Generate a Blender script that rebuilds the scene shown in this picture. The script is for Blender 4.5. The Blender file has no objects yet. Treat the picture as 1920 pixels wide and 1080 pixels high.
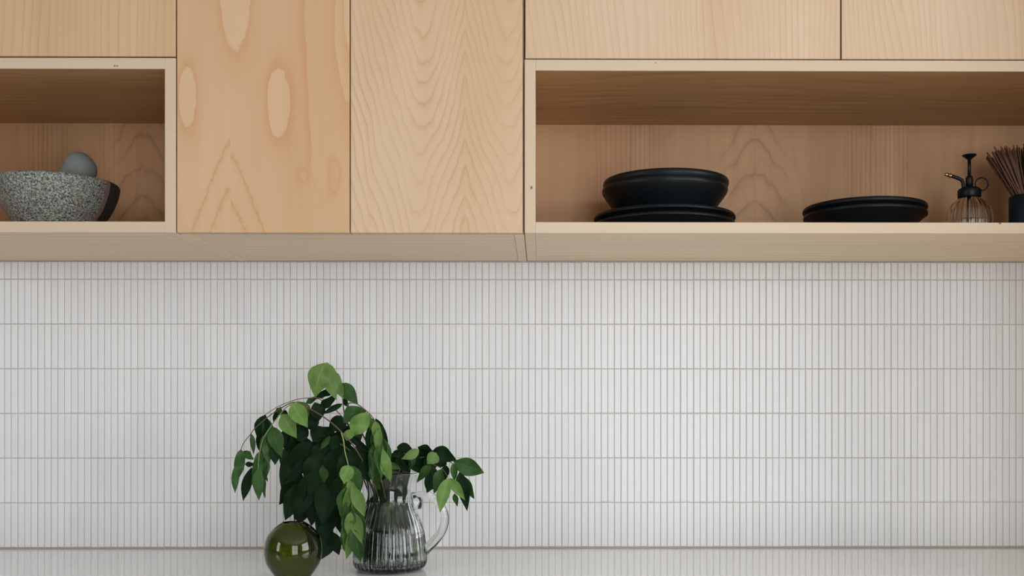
import bpy, bmesh, math, random
from mathutils import Vector, Matrix
random.seed(7)
C = bpy.context.scene.collection
PI = math.pi

# ------------------------------------------------------------------ camera
F = 1849.0; CX, CY = 1024.6, 743.0; YAW = 0.0068
CAM = Vector((0, -2.023, 1.232))
cam_d = bpy.data.cameras.new('camera'); cam = bpy.data.objects.new('camera', cam_d); C.objects.link(cam)
cam_d.sensor_width = 36; cam_d.lens = F/1920*36
cam_d.shift_x = -(CX-960)/1920; cam_d.shift_y = (CY-540)/1920
cam.location = CAM; cam.rotation_euler = (PI/2, 0, -YAW)
cam_d.clip_start = 0.02
bpy.context.scene.camera = cam
# ------------------------------------------------------------------ world, lights, exposure
W = bpy.data.worlds.new('world'); bpy.context.scene.world = W; W.use_nodes = True
bg = W.node_tree.nodes['Background']; bg.inputs[0].default_value = (.80, .88, 1, 1); bg.inputs[1].default_value = 1.0
def area(name, loc, rot, sx, sy, power, col):
    l = bpy.data.lights.new(name, 'AREA'); l.shape = 'RECTANGLE'; l.size = sx; l.size_y = sy
    l.energy = power; l.color = col
    o = bpy.data.objects.new(name, l); C.objects.link(o); o.location = loc; o.rotation_euler = rot
RX, LX, BY, CH = 2.5, -2.5, -4.2, 2.55     # room: right wall, left wall, rear wall, ceiling height
area('window_light_right', (RX+.10, -2.0, 1.62), (0, PI/2, 0), 1.3, 1.9, 70, (.985, .985, 1))
area('window_light_rear', (1.1, BY-.10, 1.25), (PI/2, 0, 0), 1.8, 2.0, 74, (.94, .972, 1))
area('window_light_left', (LX-.10, -2.3, 1.6), (0, -PI/2, 0), 1.3, .9, 30, (1, .99, .98))
sc = bpy.context.scene
sc.view_settings.view_transform = 'Standard'; sc.view_settings.look = 'None'
sc.view_settings.gamma = 1; sc.view_settings.use_curve_mapping = False
sc.view_settings.exposure = -0.27

def P(px, py, y):
    """point of the photograph at real depth y (metres from the tiled wall)"""
    a = (px-CX)/F; b = (CY-py)/F
    dx = math.sin(YAW)+a*math.cos(YAW); dy = math.cos(YAW)-a*math.sin(YAW)
    t = (y-CAM.y)/dy
    return Vector((CAM.x+dx*t, y, CAM.z+b*t))
def PX(px, y): return P(px, 743, y).x
def PZ(px, py, y): return P(px, py, y).z

# ------------------------------------------------------------------ node expressions
class X:
    """a scalar socket with arithmetic"""
    nt = None
    def __init__(s, v): s.v = v
    @staticmethod
    def op(o, *a):
        n = X.nt.nodes.new('ShaderNodeMath'); n.operation = o
        for i, q in enumerate(a):
            q = q.v if isinstance(q, X) else q
            if isinstance(q, (int, float)): n.inputs[i].default_value = q
            else: X.nt.links.new(q, n.inputs[i])
        return X(n.outputs[0])
    def __add__(s, o): return X.op('ADD', s, o)
    __radd__ = __add__
    def __sub__(s, o): return X.op('SUBTRACT', s, o)
    def __rsub__(s, o): return X.op('SUBTRACT', o, s)
    def __mul__(s, o): return X.op('MULTIPLY', s, o)
    __rmul__ = __mul__
    def __truediv__(s, o): return X.op('DIVIDE', s, o)
def ab(a): return X.op('ABSOLUTE', a)
def sq(a): return X.op('SQRT', a)
def pw(a, b): return X.op('POWER', a, b)
def fr(a): return X.op('FRACT', a)
def fl(a): return X.op('FLOOR', a)
def mx(a, b): return X.op('MAXIMUM', a, b)
def mn(a, b): return X.op('MINIMUM', a, b)
def ex(a): return pw(2.718, a)
def cl(a): return mn(mx(a, 0.0), 1.0)
def gt(a, b): return X.op('GREATER_THAN', a, b)
def vec(x, y, z):
    n = X.nt.nodes.new('ShaderNodeCombineXYZ')
    for i, q in enumerate((x, y, z)):
        q = q.v if isinstance(q, X) else q
        if isinstance(q, (int, float)): n.inputs[i].default_value = q
        else: X.nt.links.new(q, n.inputs[i])
    return n.outputs[0]
def noise(v, scale=1.0, detail=2.0, rough=.5):
    n = X.nt.nodes.new('ShaderNodeTexNoise'); X.nt.links.new(v, n.inputs['Vector'])
    n.inputs['Scale'].default_value = scale; n.inputs['Detail'].default_value = detail; n.inputs['Roughness'].default_value = rough
    return X(n.outputs[0])
def texco(kind='Object'):
    n = X.nt.nodes.new('ShaderNodeTexCoord'); s = X.nt.nodes.new('ShaderNodeSeparateXYZ')
    X.nt.links.new(n.outputs[kind], s.inputs[0]); return [X(o) for o in s.outputs]
def position():
    n = X.nt.nodes.new('ShaderNodeNewGeometry'); s = X.nt.nodes.new('ShaderNodeSeparateXYZ')
    X.nt.links.new(n.outputs['Position'], s.inputs[0]); return [X(o) for o in s.outputs]
def rnd():
    n = X.nt.nodes.new('ShaderNodeObjectInfo'); return X(n.outputs['Random'])
def mixc(f, a, b):
    n = X.nt.nodes.new('ShaderNodeMix'); n.data_type = 'RGBA'; n.clamp_factor = True
    X.nt.links.new(f.v, n.inputs[0])
    for i, q in ((6, a), (7, b)):
        if isinstance(q, tuple): n.inputs[i].default_value = (*q, 1)
        else: X.nt.links.new(q, n.inputs[i])
    return n.outputs[2]
def new_mat(name):
    m = bpy.data.materials.new(name); m.use_nodes = True; X.nt = m.node_tree
    return m, m.node_tree.nodes['Principled BSDF']
def bump(b, h, strength=.2, dist=.001):
    n = X.nt.nodes.new('ShaderNodeBump'); n.inputs['Strength'].default_value = strength; n.inputs['Distance'].default_value = dist
    X.nt.links.new(h.v, n.inputs['Height']); X.nt.links.new(n.outputs[0], b.inputs['Normal'])
def S(r, g, b):   # sRGB 0..255 -> linear
    f = lambda c: ((c/255+.055)/1.055)**2.4 if c > 10 else c/255/12.92
    return (f(r), f(g), f(b))

# ------------------------------------------------------------------ wood
def veneer(name, field, base, alt, line, along='z', amount=.75, spots=(), rough=.45, randomise=False, tone=1.0, streak=.10, gain=1.0):
    """field(u, v) -> (contour height or None, extra line strength or None, tone shift or None); u across, v along the grain"""
    base, alt, line = [tuple(c*gain for c in q_) for q_ in (base, alt, line)]
    m, b = new_mat(name)
    x, y, z = texco()
    if along == 'z': u, v = x, z
    elif along == 'x': u, v = z+y, x
    w = 0.0
    if randomise: w = rnd()*37.0
    j = noise(vec(u*55, v*14, w), 1, 3)-.5              # small jags
    k = noise(vec(u*9, v*2.2, w+3.0), 1, 2)-.5          # slow wander
    h, ln, tn = field(u, v, j, k, w)
    f = fr(h)
    t = pw(1-f, 12.0)*.8+pw(f, 4.0)*.38
    t = t*(noise(vec(u*14, v*3, w+9.0), 1, 2)*1.5-.15)
    t = t*amount
    if ln is not None: t = t+ln
    big = noise(vec(u*7, v*1.1, w+20.0), 1, 2)+(noise(vec(u*75, v*1.7, w+2.0), 1, 2)-.5)*.35
    fine = noise(vec(u*420, v*9, w), 1, 3, .7)-.5
    tonev = cl((big-.5)*2.2*tone+.5+(tn if tn is not None else 0.0))
    col = mixc(tonev, base, alt)
    col = mixc(cl(t), col, line)
    dark = tuple(c*.55 for c in line)
    col = mixc(cl((fine*fine)*4.0*streak*2+fine*streak), col, dark)
    pore = noise(vec(u*300, v*28, w+5.0), 1, 1)
    col = mixc(cl((pore-.76)*9)*.35, col, dark)
    for (su, sv, sr) in spots:
        d = sq((u-su)*(u-su)*2.0+(v-sv)*(v-sv)+0.0)/sr
        d = d+(noise(vec(u*500, v*500, 1.0), 1, 1)-.5)*.9
        col = mixc(cl(1.2-d), col, S(95, 55, 30))
    X.nt.links.new(col, b.inputs['Base Color'])
    b.inputs['Roughness'].default_value = rough
    b.inputs['Specular IOR Level'].default_value = .3
    bump(b, fine, .06, .0005)
    return m

BASE = S(226, 194, 160); ALT = S(214, 177, 138); LINE = S(192, 143, 98)
def f_straight(freq, wander=.05, phase=0.0):
    def f(u, v, j, k, w):
        n = noise(vec(u*4, v*.9, w+phase), 1, 2)-.5
        n2 = noise(vec(u*1.3, v*.5, w+phase+6.0), 1, 0)-.5
        return (u+n*wander+j*.0022+n2*.35)*freq+k*1.5, None, None
    return f
def f_contour(freq, au=5.0, av=1.3, mirror=None, phase=0.0):
    def f(u, v, j, k, w):
        if mirror:
            u = ab(fr(u/mirror+.5)*mirror-mirror/2)
        n = noise(vec(u*au, v*av, w+phase), 1, 1.5)
        return n*freq+u*9+j*.13, None, None
    return f
def ell(u, v, j, k, cu, cv, a, b, soft=.10, sharp=.03):
    d = sq(((u-cu)/a)*((u-cu)/a)+((v-cv)/b)*((v-cv)/b))+j*.26+k*.5-1.0
    inside = gt(0.0, d)
    e = ex(ab(d)*(-1.0)*(inside*(1/sharp)+(1-inside)*(1/soft*.5)))
    return e, inside
def q(px): return px/1105.0

# middle left door: local origin is its centre, photo pixel (493, dz)
DC1, DC2 = None, None

def f_door1(u, v, j, k, w):
    # v is measured from the door's lower edge
    j = noise(vec(u*150, v*60, 1.0), 1, 3)-.5
    k2 = noise(vec(u*26, v*11, 5.0), 1, 1)-.5
    un = u+j*.0022+k*.006+k2*.009
    ln = None; tn = (k*.3)
    for (px, py, a, b_, soft, st, tt) in ((352, 183, 16, 58, .25, .55, -.35), (521, 196, 22, 66, .22, .6, -.4), (441, -20, 29, 118, .2, .55, -.4),
                                     (626, 330, 10, 28, .3, .5, .35), (652, 30, 26, 170, .3, .5, -.2), (655, 0, 13, 96, .3, .45, -.2),
                                     (568, 330, 7, 9, .5, .45, .35)):
        e, ins = ell(un, v, j, k, q(px-493), q(437-py), q(a), q(b_), soft)
        s = e*st
        ln = s if ln is None else mx(ln, s)
        tn = tn+ins*tt
    # long wandering boundary on the right
    c = q(570-493)+noise(vec(v*7, 3.0, 0.0), 1, 2)*.03-.012
    c = c+mx(q(437-230)-v, 0.0)*.14
    d = un-c
    side = gt(d, 0.0)
    hgt = gt(v, q(75))
    ln = mx(ln, ex(ab(d)*(-1.0)*(side*700+(1-side)*160))*.55*cl((v-.06)*14))
    tn = tn-side*.25*cl((v-.05)*9)
    # nested inverted V around the book-matched joint
    s2 = gt(u, q(432-493))
    du = ab(u-q(432-493))
    hh = (v+s2*.024+(sq(du*du+.00008)-.009)*2.6+k*.02)*12.5+j*.38+.0875
    ff = fr(hh)
    band = gt(2.35, hh)*gt(hh, .6)*gt(.075, du)
    ln = mx(ln, (pw(ff, 9.0)*.75+pw(1-ff, 14.0)*.4)*band)
    return u*7+k*1.3+j*.1, ln, tn
def f_back(bands, seam, peaks):
    """rotary veneer back panel: bands (centre, half width) of fine upright lines, contours around a book-matched seam"""
    def f(u, v, j, k, w):
        ln = None
        un = u+k*.016+j*.0016+(noise(vec(u*60, v*1.0, 2.0), 1, 1)-.5)*.006
        lines = fr(un*104)
        lines = (pw(1-lines, 7.0)*.55+pw(lines, 9.0)*.2)*noise(vec(u*70, v*5, 1.0), 1, 1)*1.7
        for c, hw in bands:
            m_ = cl((hw-ab(u-c))*60)
            ln = lines*m_ if ln is None else mx(ln, lines*m_)
        du = ab(u-seam)
        n = noise(vec(du*16, v*9, 3.0), 1, 2)-.5
        hh = (v-peaks+sq(du*du+.0005)*1.5+n*.10+j*.02)*17
        ff = fr(hh)
        zone = cl((.085-du)*22)
        ln = mx(ln, (pw(ff, 7.0)*.45+pw(1-ff, 12.0)*.25)*zone*noise(vec(u*30, v*12, 6.0), 1, 1)*2.0)
        ln = mx(ln, cl(1-du*1600)*.28)
        return noise(vec(u*5, v*1.4, 8.0), 1, 1.5)*7+j*.13, ln, k*.6
    return f
def f_door2(u, v, j, k, w):
    u0 = q(872-819)
    um = ab(u-u0)
    c = .078+k*.006
    d = um-c
    n = noise(vec(um*15, v*4.5, 4.0), 1, 2)-.5
    n2 = noise(vec(um*6, v*2.0, 14.0), 1, 1)-.5
    r = sq(d*d+.00035)*4.0
    n3 = noise(vec(um*60, v*16, 24.0), 1, 1)-.5
    h = (v-r+n*.14+n2*.20+n3*.020+j*.013)*20.0
    return h, None, v*0.0+(v-.2)*.9+k*.5

# ------------------------------------------------------------------ other materials
def plain(name, col, rough=.5, metal=0.0, spec=.5, bumpy=0.0, bs=200):
    m, b = new_mat(name)
    x, y, z = texco()
    n = noise(vec(x, y, z), bs, 3)
    c = mixc(n, tuple(k*.9 for k in col), tuple(min(1, k*1.1) for k in col))
    X.nt.links.new(c, b.inputs['Base Color'])
    b.inputs['Roughness'].default_value = rough; b.inputs['Metallic'].default_value = metal
    b.inputs['Specular IOR Level'].default_value = spec
    if bumpy: bump(b, n, bumpy)
    return m
TP, TZ = .01356, .09145
TX0 = PX(904.1, 0); 
def m_tile():
    m, b = new_mat('glazed_tile')
    x, y, z = position()
    i = fl((x-TX0)/TP); k = fl((z-.9235)/TZ)
    n = X.nt.nodes.new('ShaderNodeTexWhiteNoise'); X.nt.links.new(vec(i+.5, k+.5, 0.0), n.inputs['Vector'])
    r = X(n.outputs[0])
    n2 = X.nt.nodes.new('ShaderNodeTexWhiteNoise'); X.nt.links.new(vec(i+.5, k+.5, 7.0), n2.inputs['Vector'])
    col = mixc(r, S(228, 230, 232), S(234, 236, 238))
    col = mixc(X(n2.outputs[0])*.3, col, S(232, 228, 228))
    X.nt.links.new(col, b.inputs['Base Color'])
    rr = r*.08+.30
    X.nt.links.new(rr.v, b.inputs['Roughness'])
    s = noise(vec(x*260, y, z*12), 1, 2)
    bump(b, s, .12, .0006)
    return m
def m_counter():
    m, b = new_mat('white_quartz')
    x, y, z = position()
    n = noise(vec(x, y, z), 3, 3); n2 = noise(vec(x, y, z), 600, 2)
    col = mixc(n, S(234, 235, 236), S(240, 241, 242)); col = mixc(cl((n2-.68)*6)*.3, col, S(200, 198, 195))
    X.nt.links.new(col, b.inputs['Base Color']); b.inputs['Roughness'].default_value = .05
    return m
def m_granite():
    m, b = new_mat('speckled_granite')
    x, y, z = texco()
    n = noise(vec(x, y, z), 330, 4, .8); n2 = noise(vec(x, y, z), 700, 2, .6); n3 = noise(vec(x, y, z), 26, 2)
    col = mixc(cl((n-.52)*5+.5), S(34, 42, 42), S(188, 190, 180))
    col = mixc(cl((n2-.56)*7), col, S(30, 38, 40))
    col = mixc(cl((n3-.55)*5)*.35, col, S(120, 118, 88))
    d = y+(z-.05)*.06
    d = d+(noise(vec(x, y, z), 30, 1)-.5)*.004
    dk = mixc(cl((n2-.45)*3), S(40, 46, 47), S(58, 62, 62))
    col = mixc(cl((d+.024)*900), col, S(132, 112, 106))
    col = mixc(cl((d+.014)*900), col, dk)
    X.nt.links.new(col, b.inputs['Base Color']); b.inputs['Roughness'].default_value = .62
    bump(b, n, .35, .0008)
    return m
def m_leaf(name, up, under, vein, rough=.42):
    m, b = new_mat(name)
    u, v, _ = texco('UV')
    x, y, z = texco()
    du = ab(u-.5)
    rb = cl(1-du*55)                                     # midrib
    side = fr(v*8-du*5.0+.2)
    sv = cl(1-ab(side-.5)*26)*.35*cl(du*14)
    n = noise(vec(x, y, z), 60, 2)
    top = mixc(cl((n-.5)*2+.5+(rnd()-.5)*.7), tuple(c*.72 for c in up), tuple(c*1.25 for c in up))
    bot = mixc(cl((n-.5)*2+.5), tuple(c*.85 for c in under), tuple(c*1.15 for c in under))
    g = X.nt.nodes.new('ShaderNodeNewGeometry'); bf = X(g.outputs['Backfacing'])
    col = mixc(bf, top, bot)
    col = mixc(cl(rb*.75+sv*.5), col, vein)
    X.nt.links.new(col, b.inputs['Base Color'])
    b.inputs['Roughness'].default_value = rough
    b.inputs['Specular IOR Level'].default_value = .14 if rough > .5 else .24
    bump(b, n*.5-sv-rb, .35, .0008)
    # thin translucency
    tr = X.nt.nodes.new('ShaderNodeBsdfTranslucent'); X.nt.links.new(mixc(bf, tuple(c*1.1 for c in up), tuple(c*1.1 for c in up)), tr.inputs[0])
    ms = X.nt.nodes.new('ShaderNodeMixShader'); ms.inputs[0].default_value = .22
    X.nt.links.new(b.outputs[0], ms.inputs[1]); X.nt.links.new(tr.outputs[0], ms.inputs[2])
    X.nt.links.new(ms.outputs[0], X.nt.nodes['Material Output'].inputs[0])
    return m
def m_glass(name, col, rough=0.0, ior=1.45):
    m, b = new_mat(name)
    x, y, z = texco(); n = noise(vec(x, y, z), 25, 1)
    c = mixc(n, tuple(k*.97 for k in col), col); X.nt.links.new(c, b.inputs['Base Color'])
    b.inputs['Transmission Weight'].default_value = 1; b.inputs['Roughness'].default_value = rough; b.inputs['IOR'].default_value = ior
    return m
def m_vase():
    m, b = new_mat('olive_green_glass')
    b.inputs['Base Color'].default_value = (1, 1, 1, 1)
    b.inputs['Transmission Weight'].default_value = 1; b.inputs['Roughness'].default_value = 0.0; b.inputs['IOR'].default_value = 1.48
    v = X.nt.nodes.new('ShaderNodeVolumeAbsorption'); v.inputs[0].default_value = (.64, .69, .05, 1); v.inputs[1].default_value = 480
    X.nt.links.new(v.outputs[0], X.nt.nodes['Material Output'].inputs[1])
    return m
M = {}
M['tile'] = m_tile(); M['counter'] = m_counter(); M['granite'] = m_granite()
M['grout'] = plain('grout', S(197, 191, 183), .9, bumpy=.2, bs=900)
M['room'] = plain('room_wall_paint', S(112, 111, 109), .8, bs=60)
M['ceiling'] = plain('ceiling_paint', S(226, 225, 222), .8, bs=60)
M['paint'] = plain('wall_paint', S(228, 226, 222), .8, bs=60)
M['floor'] = plain('pale_floor', S(196, 192, 186), .5, bs=8)
M['sealant'] = plain('sealant', S(180, 170, 158), .6)
M['frame'] = plain('window_frame_paint', S(225, 225, 222), .5)
M['base'] = plain('base_cabinet_paint', S(215, 212, 206), .5)
M['carcass'] = plain('carcass_dark', S(120, 88, 60), .7)
M['pestle'] = plain('grey_basalt', S(124, 130, 126), .75, bumpy=.3, bs=700)
M['black'] = plain('black_glaze', (.0028, .0055, .0075), .43, spec=.26, bumpy=.03, bs=120)
M['pump'] = plain('black_pump_metal', (.003, .005, .007), .42, spec=.3)
M['brass'] = plain('brass', S(205, 180, 135), .25, metal=1.0)
M['cup'] = plain('black_cup', (.005, .010, .014), .6, spec=.2)
M['stick'] = plain('dark_stick', S(96, 66, 50), .6, bs=90)
M['stem'] = plain('woody_stem', S(98, 78, 60), .6, bs=300)
M['green_stem'] = plain('green_stem', S(130, 145, 80), .5, bs=300)
M['jug'] = m_glass('clear_jug_glass', (.93, .965, .95))
M['water'] = m_glass('water', (.93, .97, .95), ior=1.33)
M['vase'] = m_vase()
M['amber'] = m_glass('smoky_glass', (.93, .90, .86))
M['leaf_shaded'] = m_leaf('leaf_shaded', S(18, 42, 18), S(28, 54, 24), S(34, 62, 30), .55)  # shade and self-shadow of the inner leaves put into the colour
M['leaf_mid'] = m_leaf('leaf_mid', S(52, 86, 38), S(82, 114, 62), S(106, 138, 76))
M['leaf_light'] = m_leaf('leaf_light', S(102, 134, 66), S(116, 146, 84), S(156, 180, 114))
M['edge'] = veneer('maple_edge', f_contour(5, 9, .8), S(232, 211, 184), S(226, 202, 172), S(214, 180, 148), along='x', amount=.35, randomise=True, streak=.05, gain=.79)
M['edge_v'] = veneer('maple_edge_upright', f_contour(5, 9, .8), S(232, 211, 184), S(226, 202, 172), S(214, 180, 148), along='z', amount=.35, randomise=True, streak=.05, gain=.79)
M['board'] = veneer(gain=.85, name='maple_board', field=f_straight(42, .22), base=S(218, 178, 130), alt=S(192, 148, 102), line=S(136, 90, 52), along='x', amount=.8, randomise=True)
M['under'] = veneer('maple_underside', f_straight(34, .12), S(240, 217, 184), S(232, 206, 171), S(184, 144, 104), along='x', amount=.7, randomise=True)
M['back'] = veneer('rotary_back', f_contour(12, 4.2, 1.2, mirror=.55), S(214, 174, 136), S(194, 152, 114), S(146, 100, 64), amount=1.1, randomise=True)
M['door1'] = veneer('rotary_veneer_warm', f_door1, S(221, 186, 148), S(212, 172, 132), S(202, 148, 98), amount=.10, streak=.07, gain=.90)
M['door2'] = veneer('cathedral_veneer', f_door2, S(226, 197, 166), S(217, 184, 148), S(192, 143, 95), amount=1.1, gain=.88)
M['door3'] = veneer('straight_veneer_left', f_straight(85, .13, 2.0), S(222, 190, 150), S(213, 178, 136), S(192, 143, 93), amount=.95, gain=.88)
M['door4'] = veneer('straight_veneer_pale', f_straight(88, .15, 5.0), S(234, 207, 177), S(224, 193, 160), S(203, 156, 110), amount=1.0, gain=.80)
M['door5'] = veneer('straight_veneer_pale_right', f_straight(84, .17, 11.0), S(234, 207, 177), S(224, 193, 160), S(203, 156, 110), amount=1.0, gain=.80)

# ------------------------------------------------------------------ object helpers
def tag(o, label=None, cat=None, group=None, kind=None):
    if label: o['label'] = label
    if cat: o['category'] = cat
    if group: o['group'] = group
    if kind: o['kind'] = kind
    return o
def wpos(o):
    p = Vector((0, 0, 0))
    while o: p += o.location; o = o.parent
    return p
def link(name, me, mat, parent=None, loc=(0, 0, 0)):
    o = bpy.data.objects.new(name, me); C.objects.link(o)
    if mat: me.materials.clear(); me.materials.append(mat)
    if parent: o.parent = parent; o.location = Vector(loc)-wpos(parent)
    else: o.location = loc
    return o
def empty(name, loc, label, cat, group=None):
    o = bpy.data.objects.new(name, None); o.empty_display_size = .05; C.objects.link(o); o.location = loc
    return tag(o, label, cat, group)
def box(name, x0, x1, y0, y1, z0, z1, mat, parent=None, bev=.0006, origin=None, seg=1):
    c = Vector(((x0+x1)/2, (y0+y1)/2, (z0+z1)/2)) if origin is None else Vector(origin)
    bm = bmesh.new()
    bmesh.ops.create_cube(bm, size=1)
    for v in bm.verts:
        v.co = Vector(((x1-x0)*v.co.x+(x0+x1)/2, (y1-y0)*v.co.y+(y0+y1)/2, (z1-z0)*v.co.z+(z0+z1)/2))-c
    if bev: bmesh.ops.bevel(bm, geom=bm.edges[:], offset=bev, segments=seg, affect='EDGES', profile=.5)
    me = bpy.data.meshes.new(name); bm.to_mesh(me); bm.free()
    return link(name, me, mat, parent, c)
def lathe_bm(prof, n=64, rib=None):
    """prof: (r, z) from the outside bottom round to the inside; rib(r, z, a, i) -> radius"""
    bm = bmesh.new(); rings = []
    for i, (r, z) in enumerate(prof):
        if r < 1e-6: rings.append([bm.verts.new((0, 0, z))]); continue
        rings.append([bm.verts.new(((rib(r, z, 2*PI*k/n, i) if rib else r)*math.cos(2*PI*k/n), (rib(r, z, 2*PI*k/n, i) if rib else r)*math.sin(2*PI*k/n), z)) for k in range(n)])
    for a, b in zip(rings, rings[1:]):
        for k in range(n):
            k2 = (k+1) % n
            if len(a) == 1 and len(b) == 1: continue
            if len(a) == 1: bm.faces.new((a[0], b[k2], b[k]))
            elif len(b) == 1: bm.faces.new((a[k], a[k2], b[0]))
            else: bm.faces.new((a[k], a[k2], b[k2], b[k]))
    for f in bm.faces: f.smooth = True
    bmesh.ops.recalc_face_normals(bm, faces=bm.faces[:])
    return bm
def bmobj(name, bm, mat, parent=None, loc=(0, 0, 0)):
    me = bpy.data.meshes.new(name); bm.to_mesh(me); bm.free()
    return link(name, me, mat, parent, loc)
def smooth_prof(pts, n=6):
    out = []
    for i in range(len(pts)-1):
        p0 = Vector(pts[max(i-1, 0)]); p1 = Vector(pts[i]); p2 = Vector(pts[i+1]); p3 = Vector(pts[min(i+2, len(pts)-1)])
        for k in range(n):
            t = k/n
            out.append(tuple(.5*((2*p1)+(p2-p0)*t+(2*p0-5*p1+4*p2-p3)*t*t+(3*p1-p0-3*p2+p3)*t**3)))
    out.append(tuple(pts[-1])); return out
def tube_bm(pts, rad, n=8, flat=1.0, bm=None, cap=True):
    """swept tube; rad a number or a list; flat squashes the second axis"""
    bm = bm or bmesh.new(); pts = [Vector(p) for p in pts]; rings = []
    up = Vector((0, 1, 0.001))
    for i, p in enumerate(pts):
        t = (pts[min(i+1, len(pts)-1)]-pts[max(i-1, 0)]).normalized()
        s = t.cross(up)
        if s.length < .05: s = t.cross(Vector((1, 0, 0)))
        s.normalize(); w = s.cross(t).normalized()
        r = rad[i] if isinstance(rad, (list, tuple)) else rad
        rings.append([bm.verts.new(p+s*r*math.cos(2*PI*k/n)+w*r*flat*math.sin(2*PI*k/n)) for k in range(n)])
    for a, b in zip(rings, rings[1:]):
        for k in range(n): bm.faces.new((a[k], a[(k+1) % n], b[(k+1) % n], b[k])).smooth = True
    if cap: bm.faces.new(rings[0][::-1]); bm.faces.new(rings[-1])
    bmesh.ops.recalc_face_normals(bm, faces=bm.faces[:])
    return bm

# ================================================================== SETTING
CT = .92                                   # counter top height
FY = -.35                                  # front plane of the wall units
ZB = 1.509                                 # underside of the wall units
RX1W = PX(983.6, FY)+1.074+.011            # right end of the worktop
wall = box('wall_back', LX, RX, .006, .12, 0, CH, M['paint'], bev=0); tag(wall, kind='structure')
gr = box('grout', LX, RX, .0011, .0058, CT, ZB-.0005, M['grout'], wall, bev=0)
tag(box('floor', LX-.1, RX+.1, BY-.1, .12, -.08, 0, M['floor'], bev=0), kind='structure')
tag(box('ceiling', LX-.1, RX+.1, BY-.1, .12, CH, CH+.1, M['ceiling'], bev=0), kind='structure')
def holed_wall(name, axis, c0, c1, a0, a1, holes):
    """wall slab (thickness c0..c1) with one rectangular opening (a0,a1,z0,z1)"""
    bm = bmesh.new()
    h0, h1, z0, z1 = holes
    for (p, q_, r, s) in ((a0, h0, 0, CH), (h1, a1, 0, CH), (h0, h1, 0, z0), (h0, h1, z1, CH)):
        g = bmesh.ops.create_cube(bm, size=1)['verts']
        for v in g:
            a = (q_-p)*v.co.x+(p+q_)/2; c = (c1-c0)*v.co.y+(c0+c1)/2; z = (s-r)*v.co.z+(r+s)/2
            v.co = (c, a, z) if axis == 'x' else (a, c, z)
    o = bmobj(name, bm, M['room']); tag(o, kind='structure'); return o
def window(name, axis, c, h0, h1, z0, z1, bars):
    bm = bmesh.new(); t = .025
    L = [(h0, h1, z0, z0+.05), (h0, h1, z1-.05, z1), (h0, h0+.05, z0, z1), (h1-.05, h1, z0, z1)]
    for k in range(1, bars+1):
        a = h0+(h1-h0)*k/(bars+1); L.append((a-.02, a+.02, z0, z1))
    L.append((h0, h1, (z0*.45+z1*.55)-.015, (z0*.45+z1*.55)+.015))
    for (p, q_, r, s) in L:
        g = bmesh.ops.create_cube(bm, size=1)['verts']
        for v in g:
            a = (q_-p)*v.co.x+(p+q_)/2; cc = 2*t*v.co.y+c; z = (s-r)*v.co.z+(r+s)/2
            v.co = (cc, a, z) if axis == 'x' else (a, cc, z)
    o = bmobj(name, bm, M['frame']); tag(o, kind='structure')
holed_wall('wall_right', 'x', RX, RX+.1, BY, .006, (-2.95, -1.05, .97, 2.27))
holed_wall('wall_left', 'x', LX-.1, LX, BY, .006, (-2.75, -1.85, .95, 2.25))
holed_wall('wall_rear', 'y', BY-.1, BY, LX-.1, RX+.1, (.2, 2.0, .25, 2.25))
window('window_1', 'x', RX+.05, -2.95, -1.05, .97, 2.27, 2)
window('window_2', 'x', LX-.05, -2.75, -1.85, .95, 2.25, 1)
window('window_3', 'y', BY-.05, 0.2, 2.0, .25, 2.25, 1)

# tiles: one shared mesh for the full tile, one for the cut top row
def tile_mesh(w, h, name):
    bm = bmesh.new(); bmesh.ops.create_cube(bm, size=1)
    for v in bm.verts: v.co = Vector((w*v.co.x, .0055*(v.co.y)+.00275, h*v.co.z))
    ed = [e for e in bm.edges if all(v.co.y < .001 for v in e.verts)]
    bmesh.ops.bevel(bm, geom=ed, offset=.0009, segments=2, affect='EDGES', profile=.5)
    bmesh.ops.delete(bm, geom=[f for f in bm.faces if f.normal.y > .9], context='FACES')
    me = bpy.data.meshes.new(name); bm.to_mesh(me); bm.free(); me.materials.append(M['tile']); return me
TW, TH = TP-.0015, TZ-.0018
full = tile_mesh(TW, TH, 'tile')
Z0 = CT+.0035
ztop = ZB-.0022
hcut = ztop-(Z0+6*TZ)
cut = tile_mesh(TW, hcut, 'tile_cut')
i0 = math.ceil((LX+.01-TX0)/TP); i1 = math.floor((RX-.01-TX0)/TP)
cells = []
rt = random.Random(3)
colj = {i: rt.gauss(0, .00016) for i in range(i0, i1)}
for i in range(i0, i1):
    for k in range(7):
        x = TX0+(i+.5)*TP+colj[i]+rt.gauss(0, .00010)
        z = (Z0+k*TZ+TH/2) if k < 6 else (Z0+6*TZ+hcut/2)
        cells.append((x, z+rt.gauss(0, .00012), k, rt.gauss(0, .0022), rt.gauss(0, .0012), rt.gauss(0, .0007), rt.uniform(-.00018, .00018)))
def hidden(c):    # behind the branches and jug
    return -.62 < c[0] < -.12 and c[1] < 1.29
vis = [c for c in cells if c[2] < 6 and -1.05 < c[0] < .95 and not hidden(c)]
vis.sort(key=lambda c: (c[0]-.02)**2+(c[1]-1.232)**2)
near = set(id(c) for c in vis[:300])
bmr = bmesh.new()
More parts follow.
